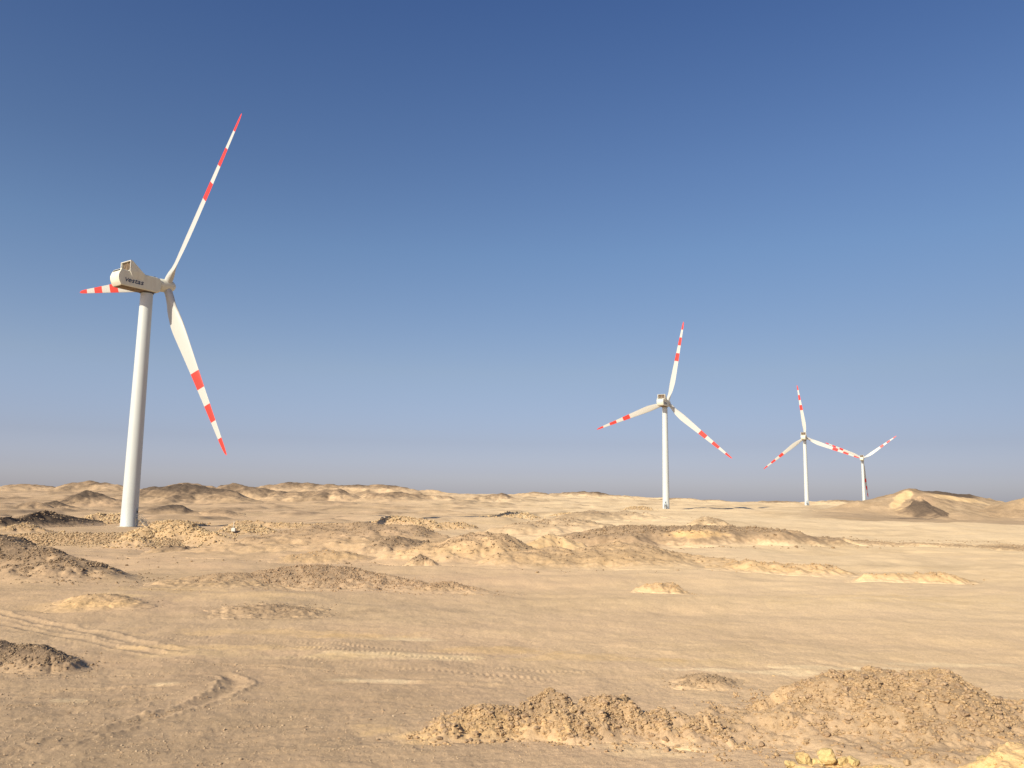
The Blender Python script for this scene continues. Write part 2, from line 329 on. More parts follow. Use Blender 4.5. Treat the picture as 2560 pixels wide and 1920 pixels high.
# ------------------------------------------------------------------ mounds and hills
def mound(name, pts, wf, wb, res, label=None, cat='mound', kind=None, group=None, rough=.12, rs_=1.0, clod=None, prof=.5,
          dark=(.0,.0), yel=(.0,.0), pale=(0,0), seed=1, keep=0, foot_noise=.35, extra=None, flatwf=None, spots=(), spill=.07, base_dark=.2, chunks=None):
    """ridge through photo-surveyed crest points (px, py, distance); wf / wb: how far it runs out towards / away from the viewer.
    tints are (at the foot, at the crest)"""
    P = np.array([unp(*p) for p in pts]); xy = P[:, :2]
    b = base0(xy[:, 0], xy[:, 1]); H = np.maximum(P[:, 2]-b, .02); hm = H.max(); H[[0, -1]] = np.minimum(H[[0, -1]], .06*hm)
    mid = xy.mean(0); ang = math.atan2(mid[0], mid[1])
    ex = np.array([math.cos(ang), -math.sin(ang)]); ey = np.array([math.sin(ang), math.cos(ang)])
    L = (xy-mid)@np.array([ex, ey]).T
    wmx = max(wf, wb)*.8+.5
    x0, x1 = L[:, 0].min()-wmx, L[:, 0].max()+wmx; y0, y1 = L[:, 1].min()-wf*1.25, L[:, 1].max()+wb*1.25
    nx, ny = int((x1-x0)/res)+2, int((y1-y0)/(res*1.3))+2
    gx, gy = np.meshgrid(np.linspace(x0, x1, nx), np.linspace(y0, y1, ny))
    # wander the footprint so outlines are not smooth tubes
    wsc = max(2.5*hm, .6)
    wx = gx+foot_noise*wf*.3*fbm(gx/wsc, gy/wsc, 3, seed+100); wy = gy+foot_noise*wf*.3*fbm(gx/wsc, gy/wsc, 3, seed+200)
    wx = gx*.45+wx*.55 if False else wx
    B = np.zeros(gx.shape); U = np.ones(gx.shape)*9; UM = U.copy()
    for i in range(len(L)-1):
        a, c = L[i], L[i+1]; dv = c-a; LL = float(dv@dv)
        t = np.clip(((wx-a[0])*dv[0]+(wy-a[1])*dv[1])/LL, 0, 1)
        cx, cy = a[0]+t*dv[0], a[1]+t*dv[1]; dx, dy = wx-cx, wy-cy
        h = H[i]+(H[i+1]-H[i])*t; hw = .16+.84*(h/hm)**.8
        fr = sst(.25, -.25, dy/(np.hypot(dx, dy)+1e-6))
        rr = np.hypot(dx, dy)+1e-6; W = (wb+(wf-wb)*fr)*hw; W = W*(np.abs(dy)/rr)+(np.abs(dx)/rr)*np.minimum(W, .62*(wf+wb)/2*hw+.4*h)
        u = np.hypot(dx, dy)/W; UM = np.minimum(UM, u)
        p1 = np.clip(1-u, 0, 1); pr = prof*p1**1.3+(1-prof)*p1*p1*(3-2*p1)
        if flatwf: pr = np.where(fr > .5, sst(1, 1-flatwf, u)*.75+.25*pr, pr)
        v = h*pr; m = v > B; B = np.where(m, v, B); U = np.where(m, u, U)
    X = mid[0]+gx*ex[0]+gy*ey[0]; Y = mid[1]+gx*ex[1]+gy*ey[1]
    rel = np.clip(B/hm, 0, 1); live = sst(.02, .22, rel)
    cs = max(hm*.45, .25)
    z = B+live*hm*rough*.6*fbm(X/cs/2.2, Y/cs/2.2, 3, seed)
    ck = bil(X/cs*1.5, Y/cs*1.5, 4, seed+7)
    z += live*min(hm*.25, cs)*.16*rs_*(ck-.45)*(.35+.65*sst(-.1,.4,fbm(X/cs/1.5,Y/cs/1.5,2,seed+60)))
    if extra is not None: z += live*extra(X, Y, rel, gx, gy)
    d = np.hypot(X, Y)
    dead = B <= 1e-4
    Z = base(X, Y)+z; ZS = Z.copy()
    Z = np.where(dead, Z-.03-.002*d*0-.25*hm*sst(0, 1.5, U-1), Z+.006)
    dk, ye, pa = soil_mask(X, Y)
    n = fbm(X/cs/1.3, Y/cs/1.3, 4, seed+31); n2 = fbm(X/cs/.5, Y/cs/.5, 3, seed+35)
    q = sst(.0, .9, rel+.22*n)
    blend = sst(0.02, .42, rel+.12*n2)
    b2 = sst(0, .16, rel+.04*n2)*(rel > 0); dk = dk+base_dark*b2; pa = pa-.35*b2*np.clip(pa, 0, 1)  # darker loose earth plus painted-in shade, toning down the sunlit mound faces
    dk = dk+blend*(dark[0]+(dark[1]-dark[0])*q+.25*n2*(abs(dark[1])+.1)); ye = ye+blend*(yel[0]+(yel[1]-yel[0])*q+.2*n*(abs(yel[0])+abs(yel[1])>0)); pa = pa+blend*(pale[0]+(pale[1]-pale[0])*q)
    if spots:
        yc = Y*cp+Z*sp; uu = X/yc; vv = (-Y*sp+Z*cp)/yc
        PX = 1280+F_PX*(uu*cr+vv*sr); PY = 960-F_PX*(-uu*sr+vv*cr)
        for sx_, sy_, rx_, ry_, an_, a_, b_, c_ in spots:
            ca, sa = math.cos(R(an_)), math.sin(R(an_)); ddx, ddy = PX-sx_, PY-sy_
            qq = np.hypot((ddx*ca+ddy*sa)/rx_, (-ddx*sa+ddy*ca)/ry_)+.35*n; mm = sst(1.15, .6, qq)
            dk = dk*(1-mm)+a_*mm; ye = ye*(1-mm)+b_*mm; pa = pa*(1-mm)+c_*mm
    idx = np.arange(nx*ny).reshape(ny, nx)
    Q = np.stack([idx[:-1,:-1], idx[:-1,1:], idx[1:,1:], idx[1:,:-1]], -1).reshape(-1, 4)
    alive = ~dead.ravel(); Q = Q[alive[Q].any(1)]
    used = np.unique(Q); rm = -np.ones(nx*ny, int); rm[used] = np.arange(len(used))
    V = np.stack([X, Y, Z], -1).reshape(-1, 3)[used]; col = np.stack([dk, ye, pa], -1).reshape(-1, 3)[used]
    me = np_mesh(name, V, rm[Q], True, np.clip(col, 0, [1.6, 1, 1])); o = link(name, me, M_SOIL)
    tag(o, label, cat if not kind else None, group, kind)
    if clod:
        cn, smin, smax, mt, lo, sub = clod
        rs = np.random.RandomState(seed+5)
        fl = np.arange(X.size)
        wgt = (sst(lo, lo+.3, rel+.35*n2)*(.25+sst(-.1, .5, n+.4*n2))).ravel(); wgt[dead.ravel()] = 0; ring = (dead & (UM < 1.7)).ravel(); wgt[ring] = spill*np.exp(-((UM.ravel()[ring]-1)/.3)**2)*(.2+sst(-.1,.4,n.ravel()[ring]))
        wgt /= wgt.sum(); pick = rs.choice(fl, cn, p=wgt)
        jx = rs.uniform(-.5, .5, cn)*res; sz = smin+(smax-smin)*rs.beta(1, 4.5, cn)
        pt = np.stack([X.ravel()[pick]+jx, Y.ravel()[pick]+rs.uniform(-.5, .5, cn)*res, ZS.ravel()[pick]+sz*.3], -1)
        if chunks:
            k_ = chunks[0]; p2 = rs.choice(fl, k_, p=wgt); s2 = chunks[1]+(chunks[2]-chunks[1])*rs.beta(1, 3, k_)
            tag(stones('clods', np.stack([X.ravel()[p2], Y.ravel()[p2], ZS.ravel()[p2]+s2*.35], -1), s2, chunks[3], o, 2, seed+1), kind='stuff')
        c = stones('clods' if cat == 'mound' else 'stones', pt, sz, mt, o, sub, seed); tag(c, kind='stuff')
    return o
G_M = 'loose earth mounds on the plain'
# near mounds
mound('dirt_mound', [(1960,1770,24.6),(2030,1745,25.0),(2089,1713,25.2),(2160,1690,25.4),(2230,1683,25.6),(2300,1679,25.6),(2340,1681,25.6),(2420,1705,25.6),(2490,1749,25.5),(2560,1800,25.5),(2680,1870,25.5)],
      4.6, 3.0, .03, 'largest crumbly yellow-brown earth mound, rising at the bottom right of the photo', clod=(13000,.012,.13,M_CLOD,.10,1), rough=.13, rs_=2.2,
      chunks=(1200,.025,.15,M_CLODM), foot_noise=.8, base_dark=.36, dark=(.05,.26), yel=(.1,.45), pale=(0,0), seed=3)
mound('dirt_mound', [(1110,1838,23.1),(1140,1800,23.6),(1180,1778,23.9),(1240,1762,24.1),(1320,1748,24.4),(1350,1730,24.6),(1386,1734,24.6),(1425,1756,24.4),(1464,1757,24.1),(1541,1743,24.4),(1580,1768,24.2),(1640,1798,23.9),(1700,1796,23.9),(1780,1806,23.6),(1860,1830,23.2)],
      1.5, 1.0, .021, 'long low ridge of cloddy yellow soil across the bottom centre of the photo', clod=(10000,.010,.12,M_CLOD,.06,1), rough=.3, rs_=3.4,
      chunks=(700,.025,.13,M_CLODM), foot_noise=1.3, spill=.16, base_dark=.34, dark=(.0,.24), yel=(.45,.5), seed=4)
mound('dirt_mound', [(1860,1800,24.5),(1900,1755,25),(1960,1728,25.4),(2010,1724,25.5),(2060,1740,25)], 1.0, .8, .025,
      'small low ridge of clods just left of the largest mound', clod=(1600,.01,.08,M_CLOD,.1,1), rough=.3, rs_=1.5, dark=(0,.1), yel=(.1,.3), seed=5)
mound('dirt_mound', [(1620,1812,23.4),(1700,1792,23.9),(1780,1785,24.2),(1860,1781,24.4),(1940,1764,24.6),(2010,1752,24.8),(2060,1760,24.8)], 2.2, 1.2, .026,
      'low flat spread of scattered clods joining the long low ridge to the largest mound', clod=(1900,.01,.1,M_CLOD,-.1,1), rough=.3, rs_=1.0, base_dark=.3, foot_noise=1, spill=.2, dark=(.05,.15), yel=(.1,.25), seed=45)
mound('dirt_mound', [(1690,1715,30),(1735,1690,30),(1765,1684,30.2),(1800,1692,30.5),(1850,1705,31)], .8, 1.0, .035,
      'tiny crag of broken crust on bare sand above the cloddy ridge', clod=(600,.012,.1,M_CLODD,.2,1), rough=.3, rs_=1.5, dark=(0,.3), yel=(.2,.1), seed=6)
mound('dirt_mound', [(-120,1600,32),(0,1605,32),(45,1608,32),(90,1614,32),(130,1627,31.6),(165,1640,31)], 1.3, 1.8, .03,
      'small dark brown mound at the left edge of the photo, nearest on that side', clod=(3000,.01,.1,M_CLODD,.1,1), rough=.25, rs_=1.5, dark=(.15,.68), seed=7)
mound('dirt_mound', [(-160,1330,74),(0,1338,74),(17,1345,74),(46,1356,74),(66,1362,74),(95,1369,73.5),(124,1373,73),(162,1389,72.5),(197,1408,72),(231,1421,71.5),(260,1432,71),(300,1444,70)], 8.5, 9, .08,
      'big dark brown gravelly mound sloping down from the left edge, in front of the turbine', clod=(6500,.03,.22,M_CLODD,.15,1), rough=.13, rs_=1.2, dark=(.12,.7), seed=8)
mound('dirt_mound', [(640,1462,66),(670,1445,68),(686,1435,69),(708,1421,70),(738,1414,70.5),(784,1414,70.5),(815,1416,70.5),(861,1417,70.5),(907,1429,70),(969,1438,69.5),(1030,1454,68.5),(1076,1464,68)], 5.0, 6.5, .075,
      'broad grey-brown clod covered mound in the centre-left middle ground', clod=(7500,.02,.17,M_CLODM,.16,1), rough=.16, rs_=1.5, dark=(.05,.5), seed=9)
mound('dirt_mound', [(1050,1476,64),(1085,1462,65),(1116,1454,65.5),(1138,1461,65.5),(1184,1477,65),(1230,1489,64.5),(1270,1500,64)], 4.0, 4.0, .06,
      'small pointed clod mound at the right end of the broad grey-brown one', clod=(2200,.02,.15,M_CLODM,.2,1), rough=.16, rs_=1.5, dark=(.0,.45), yel=(.3,.1), seed=10)
mound('dirt_mound', [(420,1472,64),(460,1454,66),(492,1443,67.3),(535,1437,68),(573,1433,68.2),(602,1437,68),(640,1452,67),(670,1470,65)], 5.5, 5, .075,
      'low yellowish mound with a dark clod tip, left of the broad grey-brown mound', clod=(700,.02,.13,M_CLODM,.55,1), rough=.16, rs_=1.0, base_dark=.05, dark=(.0,.25), yel=(.3,.15), seed=11)
mound('dirt_mound', [(205,1496,50),(228,1487,51),(255,1485,51.3),(285,1491,51),(310,1500,50)], 2.9, 2, .05,
      'little bare bright yellow hump on the plain at the left', clod=(300,.012,.08,M_CLODD,.5,1), rough=.12, dark=(-.3,.1), yel=(.5,.3), seed=12)
mound('dirt_mound', [(560,1530,48),(620,1517,49),(680,1515,49.3),(740,1523,49),(800,1535,48)], 2.2, 2.6, .05,
      'faint low swell with a gravel crest below the broad grey-brown mound', clod=(900,.014,.09,M_CLODD,.3,1), rough=.14, dark=(.0,.15), foot_noise=.9, base_dark=.05, spill=.2, seed=13)
mound('dirt_mound', [(1595,1466,67.6),(1618,1460,68),(1645,1456,68.2),(1680,1458,68),(1705,1466,67.6)], 1.5, 1.6, .06,
      'small lone orange hump on open sand at right centre', clod=(160,.03,.13,M_CLODY,.4,1), rough=.12, dark=(0,.25), yel=(.5,.3), seed=14, foot_noise=1.2)
mound('dirt_mound', [(380,1388,118),(410,1375,120),(440,1366,121),(475,1366,121),(500,1374,120),(530,1384,118)], 5, 5, .13,
      'small crag with a dark overhanging lip in front of the rubble heap', clod=(130,.07,.35,M_CLODD,.6,1), rough=.22, rs_=1.6, dark=(-.1,.55), yel=(.6,.1), seed=15)
mound('dirt_mound', [(462,1392,111),(480,1380,113),(505,1371,114),(540,1368,114.5),(580,1371,114.5),(612,1365,115),(650,1369,114.5),(680,1376,113.5),(715,1389,112)], 5.5, 5.5, .12,
      'eroded orange bank with a ragged brown crest below the pale rock piles', clod=(420,.06,.34,M_CLODY,.45,1), rough=.22, rs_=1.6, dark=(-.1,.35), yel=(.85,.4), seed=16)
mound('dirt_mound', [(735,1397,101),(770,1382,103),(815,1376,104),(850,1378,104),(885,1388,103),(930,1398,101)], 5, 5, .12,
      'smooth low orange bank in front of the pink sand hill', clod=(130,.05,.25,M_CLODY,.5,1), rough=.16, rs_=1.2, dark=(-.05,.25), yel=(.65,.35), seed=17)
mound('dirt_mound', [(1025,1415,93),(1045,1400,94),(1053,1383,94.3),(1062,1388,94.2),(1080,1402,94)], 1.8, 1.8, .07,
      'tiny dark pinnacle of crust at the left foot of the cone-shaped hill', clod=(60,.05,.3,M_CLODD,.4,1), rough=.3, dark=(0,.8), yel=(.4,0), seed=18)
# hills of the middle ground
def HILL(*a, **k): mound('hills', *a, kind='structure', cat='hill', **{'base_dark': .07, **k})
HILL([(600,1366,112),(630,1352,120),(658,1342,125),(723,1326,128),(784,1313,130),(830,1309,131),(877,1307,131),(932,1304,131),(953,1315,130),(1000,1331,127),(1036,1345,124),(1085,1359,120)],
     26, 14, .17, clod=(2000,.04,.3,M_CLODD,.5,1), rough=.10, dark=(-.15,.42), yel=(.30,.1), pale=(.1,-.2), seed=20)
HILL([(975,1362,112),(987,1344,113),(1005,1345,114),(1030,1350,115),(1060,1358,115),(1100,1366,114)], 6, 9, .13,
     clod=(260,.06,.35,M_CLODD,.4,1), rough=.22, rs_=1.5, dark=(.2,.7), seed=21)
HILL([(1050,1372,103),(1076,1360,105),(1098,1351,106),(1135,1338,107),(1178,1333,107),(1206,1327,107),(1239,1337,107),(1264,1353,106),(1290,1366,105),(1330,1384,103)],
     11, 10, .13, clod=(2200,.03,.28,M_CLODD,.3,1), rough=.16, rs_=1.3, dark=(-.15,.38), yel=(.6,.25), pale=(0,-.1), seed=22)
HILL([(1270,1412,92),(1300,1392,95),(1332,1374,98),(1375,1369,99),(1410,1372,99),(1442,1378,99),(1482,1367,100),(1532,1356,100),(1558,1357,100),(1598,1361,100),(1642,1372,100),(1685,1382,100),(1743,1388,99),(1786,1398,98),(1840,1404,97)],
     9.5, 12, .12, clod=(1800,.03,.22,M_CLODD,.3,1), rough=.14, rs_=1.3, dark=(.12,.30), yel=(.5,.25), pale=(-.1,-.2), seed=23)
HILL([(1780,1404,90),(1859,1400,90),(1920,1405,89),(1957,1408,88.5),(2018,1411,88),(2052,1411,88),(2085,1424,87)], 3.5, 6, .12,
     clod=(330,.05,.26,M_CLOD,.45,1), rough=.2, rs_=1.3, base_dark=.14, dark=(.0,.28), yel=(.6,.4), pale=(0,0), seed=24, foot_noise=.9)
HILL([(2135,1442,78.5),(2170,1436,79),(2230,1434,79.5),(2280,1437,79.5),(2345,1431,79.5),(2370,1434,79.3),(2410,1444,78.5)], 1.6, 3.5, .1,
     clod=(110,.04,.28,M_CLOD,.5,1), rough=.16, base_dark=.14, dark=(-.05,.25), yel=(.6,.4), pale=(.1,.1), seed=25, foot_noise=1.2)
HILL([(1490,1348,138),(1526,1332,143),(1569,1320,147),(1598,1315,148),(1642,1317,148),(1680,1322,147),(1714,1318,149),(1772,1320,151),(1830,1319,151),(1873,1321,150),(1920,1331,148),(1978,1337,147),(2052,1343,147),(2126,1350,147)],
     9.5, 30, .2, clod=(2600,.06,.42,M_CLODD,.62,1), rough=.13, rs_=1.4, chunks=(300,.12,.5,M_CLODD), base_dark=.2, dark=(.42,.6), yel=(.1,.2), pale=(-.5,-.2), seed=26, flatwf=.5, spots=[(1740,1335,75,12,0,-.1,.8,.1)])
HILL([(2020,1344,148),(2052,1343,149),(2126,1349,149),(2187,1353,149),(2264,1358,149),(2341,1360,149),(2418,1364,149),(2480,1367,148),(2560,1369,148),(2700,1374,147)],
     3.5, 14, .16, clod=(1500,.04,.24,M_CLODD,.55,1), rough=.3, rs_=1.6, chunks=(220,.08,.3,M_CLODD), base_dark=.25, dark=(.35,.5), yel=(.1,.1), pale=(-.6,-.1), seed=261)
HILL([(1320,1316,182),(1338,1305,187),(1381,1298,190),(1419,1296,191),(1459,1301,190),(1497,1311,187),(1530,1322,183)], 16, 16, .3,
     clod=(330,.08,.5,M_CLODD,.5,1), rough=.14, dark=(.05,.42), seed=27)
HILL([(1400,1296,258),(1419,1287,262),(1468,1277,268),(1540,1280,270),(1562,1276,270),(1584,1281,270),(1620,1294,266),(1650,1302,262)], 20, 20, .4,
     clod=(110,.1,.6,M_CLODD,.6,1), rough=.13, dark=(.1,.5), seed=28)
HILL([(1735,1305,200),(1763,1294,204),(1780,1293,205),(1800,1302,203),(1830,1312,200)], 8, 8, .25, clod=(110,.1,.45,M_CLODD,.4,1), rough=.2, dark=(.1,.6), seed=29)
HILL([(1350,1352,125),(1365,1340,127),(1385,1335,128),(1410,1345,127),(1440,1353,125)], 7, 6, .16, clod=(70,.08,.35,M_CLODD,.7,1), rough=.14, dark=(-.1,.1), yel=(.5,.4), pale=(.3,.2), seed=30)
# hills of the far plain, brown capped
FH = [([(190,1247,478),(205,1233,482),(222,1225,484),(240,1229,484),(260,1239,482),(278,1249,478)],24,24,.55,.8),
      ([(168,1250,470),(185,1242,474),(198,1243,474),(210,1250,470)],14,12,.5,.7),
      ([(115,1263,392),(128,1255,396),(139,1252,397),(155,1258,396),(172,1268,392)],13,13,.45,.9),
      ([(55,1264,385),(75,1256,388),(92,1254,388),(105,1262,385)],12,10,.45,.4),
      ([(385,1282,330),(400,1270,336),(420,1262,338),(440,1265,337),(460,1276,333)],13,13,.4,.6),
      ([(520,1282,330),(545,1273,334),(565,1277,332),(580,1284,330)],9,9,.4,.5),
      ([(385,1236,560),(399,1226,566),(419,1212,572),(445,1211,574),(463,1210,575),(480,1205,575),(500,1211,574),(521,1218,572),(564,1228,568),(600,1240,560)],44,40,.8,.85),
      ([(560,1214,700),(590,1208,705),(640,1218,705),(680,1228,700),(710,1242,690)],38,36,.9,.75),
      ([(680,1240,640),(720,1230,650),(760,1229,652),(800,1229,652),(830,1224,654),(860,1229,652),(905,1243,645)],34,32,.8,.85),
      ([(905,1244,640),(935,1238,646),(960,1231,650),(990,1229,650),(1050,1236,650),(1100,1240,650),(1150,1244,645)],34,36,.8,.85),
      ([(1165,1245,660),(1195,1241,665),(1230,1236,668),(1250,1234,668),(1290,1241,664)],28,28,.8,.8),
      ([(420,1216,960),(440,1210,980),(475,1207,985),(500,1210,985),(530,1217,975)],50,50,1.3,.5),
      ([(160,1212,960),(200,1207,980),(222,1202,985),(250,1206,985),(290,1212,975),(340,1214,960)],55,50,1.3,.55),
      ([(20,1216,960),(60,1211,975),(90,1211,975),(120,1216,960)],45,45,1.3,.35),
      ([(660,1216,1000),(700,1210,1020),(722,1205,1030),(745,1206,1030),(780,1211,1025),(840,1212,1025),(900,1212,1025),(950,1211,1025),(1000,1217,1020),(1065,1226,1015),(1120,1232,1000)],60,60,1.4,.75),
      ([(1270,1238,960),(1310,1233,970),(1340,1230,975),(1380,1236,975),(1430,1232,975),(1460,1230,975),(1500,1233,975),(1530,1237,970),(1590,1242,965),(1640,1244,960),(1700,1249,950)],60,60,1.4,.8),
      ([(1650,1250,890),(1680,1245,900),(1700,1245,900),(1720,1252,890)],34,34,1.2,.8),
      ([(1725,1255,890),(1760,1250,900),(1790,1250,900),(1810,1255,890)],34,34,1.2,.9),
      ([(1885,1262,880),(1905,1255,895),(1940,1253,900),(1962,1254,900),(1990,1263,880)],38,34,1.2,.8),
      ([(2055,1268,860),(2068,1257,880),(2078,1251,890),(2105,1250,900),(2160,1252,905),(2210,1256,900),(2260,1262,890)],44,60,1.2,.85)]
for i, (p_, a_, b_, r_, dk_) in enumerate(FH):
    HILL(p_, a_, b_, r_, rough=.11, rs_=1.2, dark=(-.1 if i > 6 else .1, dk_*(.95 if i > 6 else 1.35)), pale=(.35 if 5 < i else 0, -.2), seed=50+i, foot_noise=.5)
# the flat-topped hill at the right
def gul(X, Y, rel, gx, gy):
    return -1.6*np.abs(pn(gx/7, gy/40, 77))*(1-rel)*sst(0, .4, rel)
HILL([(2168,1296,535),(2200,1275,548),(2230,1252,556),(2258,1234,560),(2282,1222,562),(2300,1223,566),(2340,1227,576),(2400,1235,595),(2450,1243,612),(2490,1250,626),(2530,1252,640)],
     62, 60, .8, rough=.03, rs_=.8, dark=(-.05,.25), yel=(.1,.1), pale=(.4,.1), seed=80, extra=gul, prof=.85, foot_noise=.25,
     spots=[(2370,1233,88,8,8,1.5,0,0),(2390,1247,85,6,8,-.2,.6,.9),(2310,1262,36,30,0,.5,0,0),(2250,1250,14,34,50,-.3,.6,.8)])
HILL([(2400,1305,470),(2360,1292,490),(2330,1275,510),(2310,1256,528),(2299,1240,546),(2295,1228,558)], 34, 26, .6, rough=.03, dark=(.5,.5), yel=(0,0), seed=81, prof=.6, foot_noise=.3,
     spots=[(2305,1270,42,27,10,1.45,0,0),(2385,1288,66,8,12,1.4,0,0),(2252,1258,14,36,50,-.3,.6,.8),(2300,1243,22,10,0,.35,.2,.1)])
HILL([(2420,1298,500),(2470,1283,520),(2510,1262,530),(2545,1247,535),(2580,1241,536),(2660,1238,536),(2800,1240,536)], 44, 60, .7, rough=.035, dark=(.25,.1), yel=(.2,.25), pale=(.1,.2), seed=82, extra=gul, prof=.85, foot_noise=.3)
HILL([(2195,1312,440),(2215,1303,450),(2240,1299,455),(2280,1300,455),(2330,1310,445)], 14, 14, .5, rough=.05, dark=(.3,.5), seed=83)

# excavated earth round the first pad
mound('dirt_mound', [(-60,1290,178),(0,1291,183),(30,1294,187),(55,1294,190),(69,1286,192),(95,1278,196),(116,1275,199),(150,1283,204),(185,1291,209),(220,1297,214),(260,1302,220),(305,1309,226)], 2.6, 14, .22,
      'long dark brown spoil bank with a steep face left of the nearest turbine tower', clod=(500,.12,.5,M_CLODD,.3,1), rough=.10, dark=(1.35,1.3), yel=(.15,.1), prof=.95, spill=.01, seed=31)
mound('rubble_heap', [(205,1304,222),(225,1293,224),(246,1286,225),(262,1293,225),(280,1288,225),(300,1290,224),(325,1306,222)], 7, 8, .3,
      'pale rock heap behind the dark spoil bank, touching the left side of the nearest tower', cat='rubble', clod=(600,.2,.8,M_RUBBLE,.1,1), rough=.18, dark=(0,.2), yel=(.3,.3), seed=32)
mound('rubble_heap', [(332,1352,141),(350,1326,146),(369,1318,149),(386,1309,151),(412,1304,152),(429,1302,152),(448,1301,152),(463,1312,151),(482,1322,150),(506,1328,148),(524,1333,147),(548,1346,144)], 8.5, 8, .15,
      'tall cone of yellow rubble and sand at the right foot of the nearest turbine', cat='rubble', clod=(2600,.09,.48,M_RUBBLE,.05,1), rough=.10, dark=(-.2,-.05), yel=(.5,.6), pale=(.2,.2), seed=33)
mound('rubble_heap', [(-90,1340,147.5),(-30,1338,147.5),(49,1336,147.5),(116,1333,147.5),(231,1333,147.5),(318,1333,147.5),(350,1331,147.5),(378,1331,147.5),(405,1340,146),(430,1352,145)], 6.5, 2.0, .14,
      'long rocky bank holding up the turbine pad, below the nearest tower', cat='rubble', clod=(5200,.06,.42,M_RUBBLM,.0,1), rough=.14, dark=(.2,.22), yel=(.3,.3), seed=34)
mound('rubble_heap', [(20,1322,158),(45,1312,160),(62,1308,161),(90,1318,160),(115,1332,157),(150,1345,153)], 6, 6, .17,
      'small sandy heap with a few pale stones at the left end of the pad', cat='rubble', clod=(260,.1,.5,M_RUBBLE,.3,1), rough=.14, dark=(.1,.2), yel=(.3,.3), seed=35)
mound('rubble_heap', [(575,1330,170),(590,1316,172),(610,1312,173),(640,1314,173),(665,1322,172),(700,1334,169)], 6, 5, .2,
      'jagged pile of pale broken rock beside the white marker post', cat='rubble', clod=(750,.12,.6,M_RUBBLE,.05,1), rough=.22, dark=(-.1,.1), yel=(.4,.4), pale=(.2,.2), seed=36)
mound('rubble_heap', [(585,1308,205),(600,1302,208),(640,1303,210),(680,1306,210),(720,1307,210),(780,1310,208),(860,1308,207),(880,1312,204)], 5, 4, .25,
      'thin line of pale stones along the far side of the site track', cat='rubble', clod=(700,.12,.5,M_RUBBLE,.05,1), rough=.2, dark=(0,.1), yel=(.4,.4), seed=37)
mound('rubble_heap', [(940,1304,255),(963,1297,258),(990,1291,260),(1005,1290,260),(1030,1297,259),(1065,1299,257),(1085,1304,255)], 7, 6, .35,
      'heap of yellow boulders above the far end of the pink sand hill', cat='rubble', clod=(420,.2,.9,M_RUBBLE,.1,1), rough=.2, dark=(0,.25), yel=(.4,.3), seed=38)
mound('rubble_heap', [(955,1320,203),(980,1316,206),(1010,1314,208),(1060,1311,212),(1110,1308,216),(1160,1306,220),(1200,1306,222)], 3.5, 4, .25,
      'low berm of yellow stones curving along the site track', cat='rubble', clod=(420,.12,.5,M_RUBBLE,.1,1), rough=.2, dark=(-.1,.1), yel=(.45,.3), seed=39)
mound('rubble_heap', [(380,1312,220),(400,1303,222),(430,1301,223),(470,1303,222),(520,1312,220)], 6, 6, .3,
      'low brown stone heap behind the tall rubble cone', cat='rubble', clod=(330,.15,.6,M_CLOD,.1,1), rough=.2, dark=(.1,.4), yel=(.2,.2), seed=40)
mound('rubble_heap', [(1225,1293,300),(1262,1284,303),(1280,1281,304),(1310,1283,303),(1350,1290,300)], 8, 7, .4,
      'chalky white rock pile far off at the centre of the photo', cat='rubble', clod=(420,.2,.8,M_RUBBLE,.05,1), rough=.16, dark=(-.2,0), pale=(.8,.8), seed=41)
mound('rubble_heap', [(1385,1291,330),(1400,1284,332),(1425,1281,333),(1440,1286,332)], 6, 5, .4,
      'small chalky rock pile in front of the low hills, right of the larger chalky one', cat='rubble', clod=(160,.2,.8,M_RUBBLE,.05,1), rough=.16, dark=(-.2,0), pale=(.8,.8), seed=42)
mound('rubble_heap', [(1560,1270,455),(1585,1267,458),(1610,1267,458),(1632,1270,455)], 7, 6, .45,
      'row of pale stones on the ground left of the second tower base', cat='rubble', clod=(220,.25,.9,M_RUBBLE,.05,1), rough=.16, dark=(.1,.4), pale=(.6,.4), seed=43)

# near bank with boulders, at the bottom right edge
mound('dirt_mound', [(1880,1985,10.6),(1960,1925,11.0),(2020,1912,11.2),(2080,1905,11.3),(2150,1915,11.3),(2260,1918,11.3),(2360,1916,11.4),(2440,1903,11.5),(2520,1885,11.6),(2580,1872,11.7),(2750,1880,12.0)],
      2.0, 1.2, .016, 'pale yellow rocky bank along the very bottom right edge of the photo', clod=(900,.012,.07,M_BOULD,.2,1), rough=.16, rs_=1.5, dark=(-.3,-.3), yel=(.75,.8), pale=(.3,.3), seed=44)
BL = [(2011,1901,.125,'rounded yellow boulder, biggest of the cluster at the bottom edge'),
      (2067,1888,.12,'tall pale yellow boulder at the peak of the bottom edge cluster'),
      (1975,1912,.08,'squat yellow rock at the left end of the bottom edge cluster'),
      (2040,1912,.09,'cracked yellow rock between the two biggest boulders of the cluster'),
      (2102,1905,.09,'angular yellow rock with a dark hollow right of the tallest boulder'),
      (2132,1908,.095,'shadowed yellow rock at the right end of the bottom edge cluster'),
      (2268,1905,.055,'single pointed brown stone between the two groups of yellow boulders'),
      (2462,1905,.10,'flat pale boulder, leftmost of the group in the bottom right corner'),
      (2532,1888,.17,'large smooth pale yellow boulder in the bottom right corner'),
      (2495,1912,.11,'low cream boulder below the large one in the bottom right corner'),
      (2551,1912,.12,'cream rock cut off by the bottom right corner of the photo')]
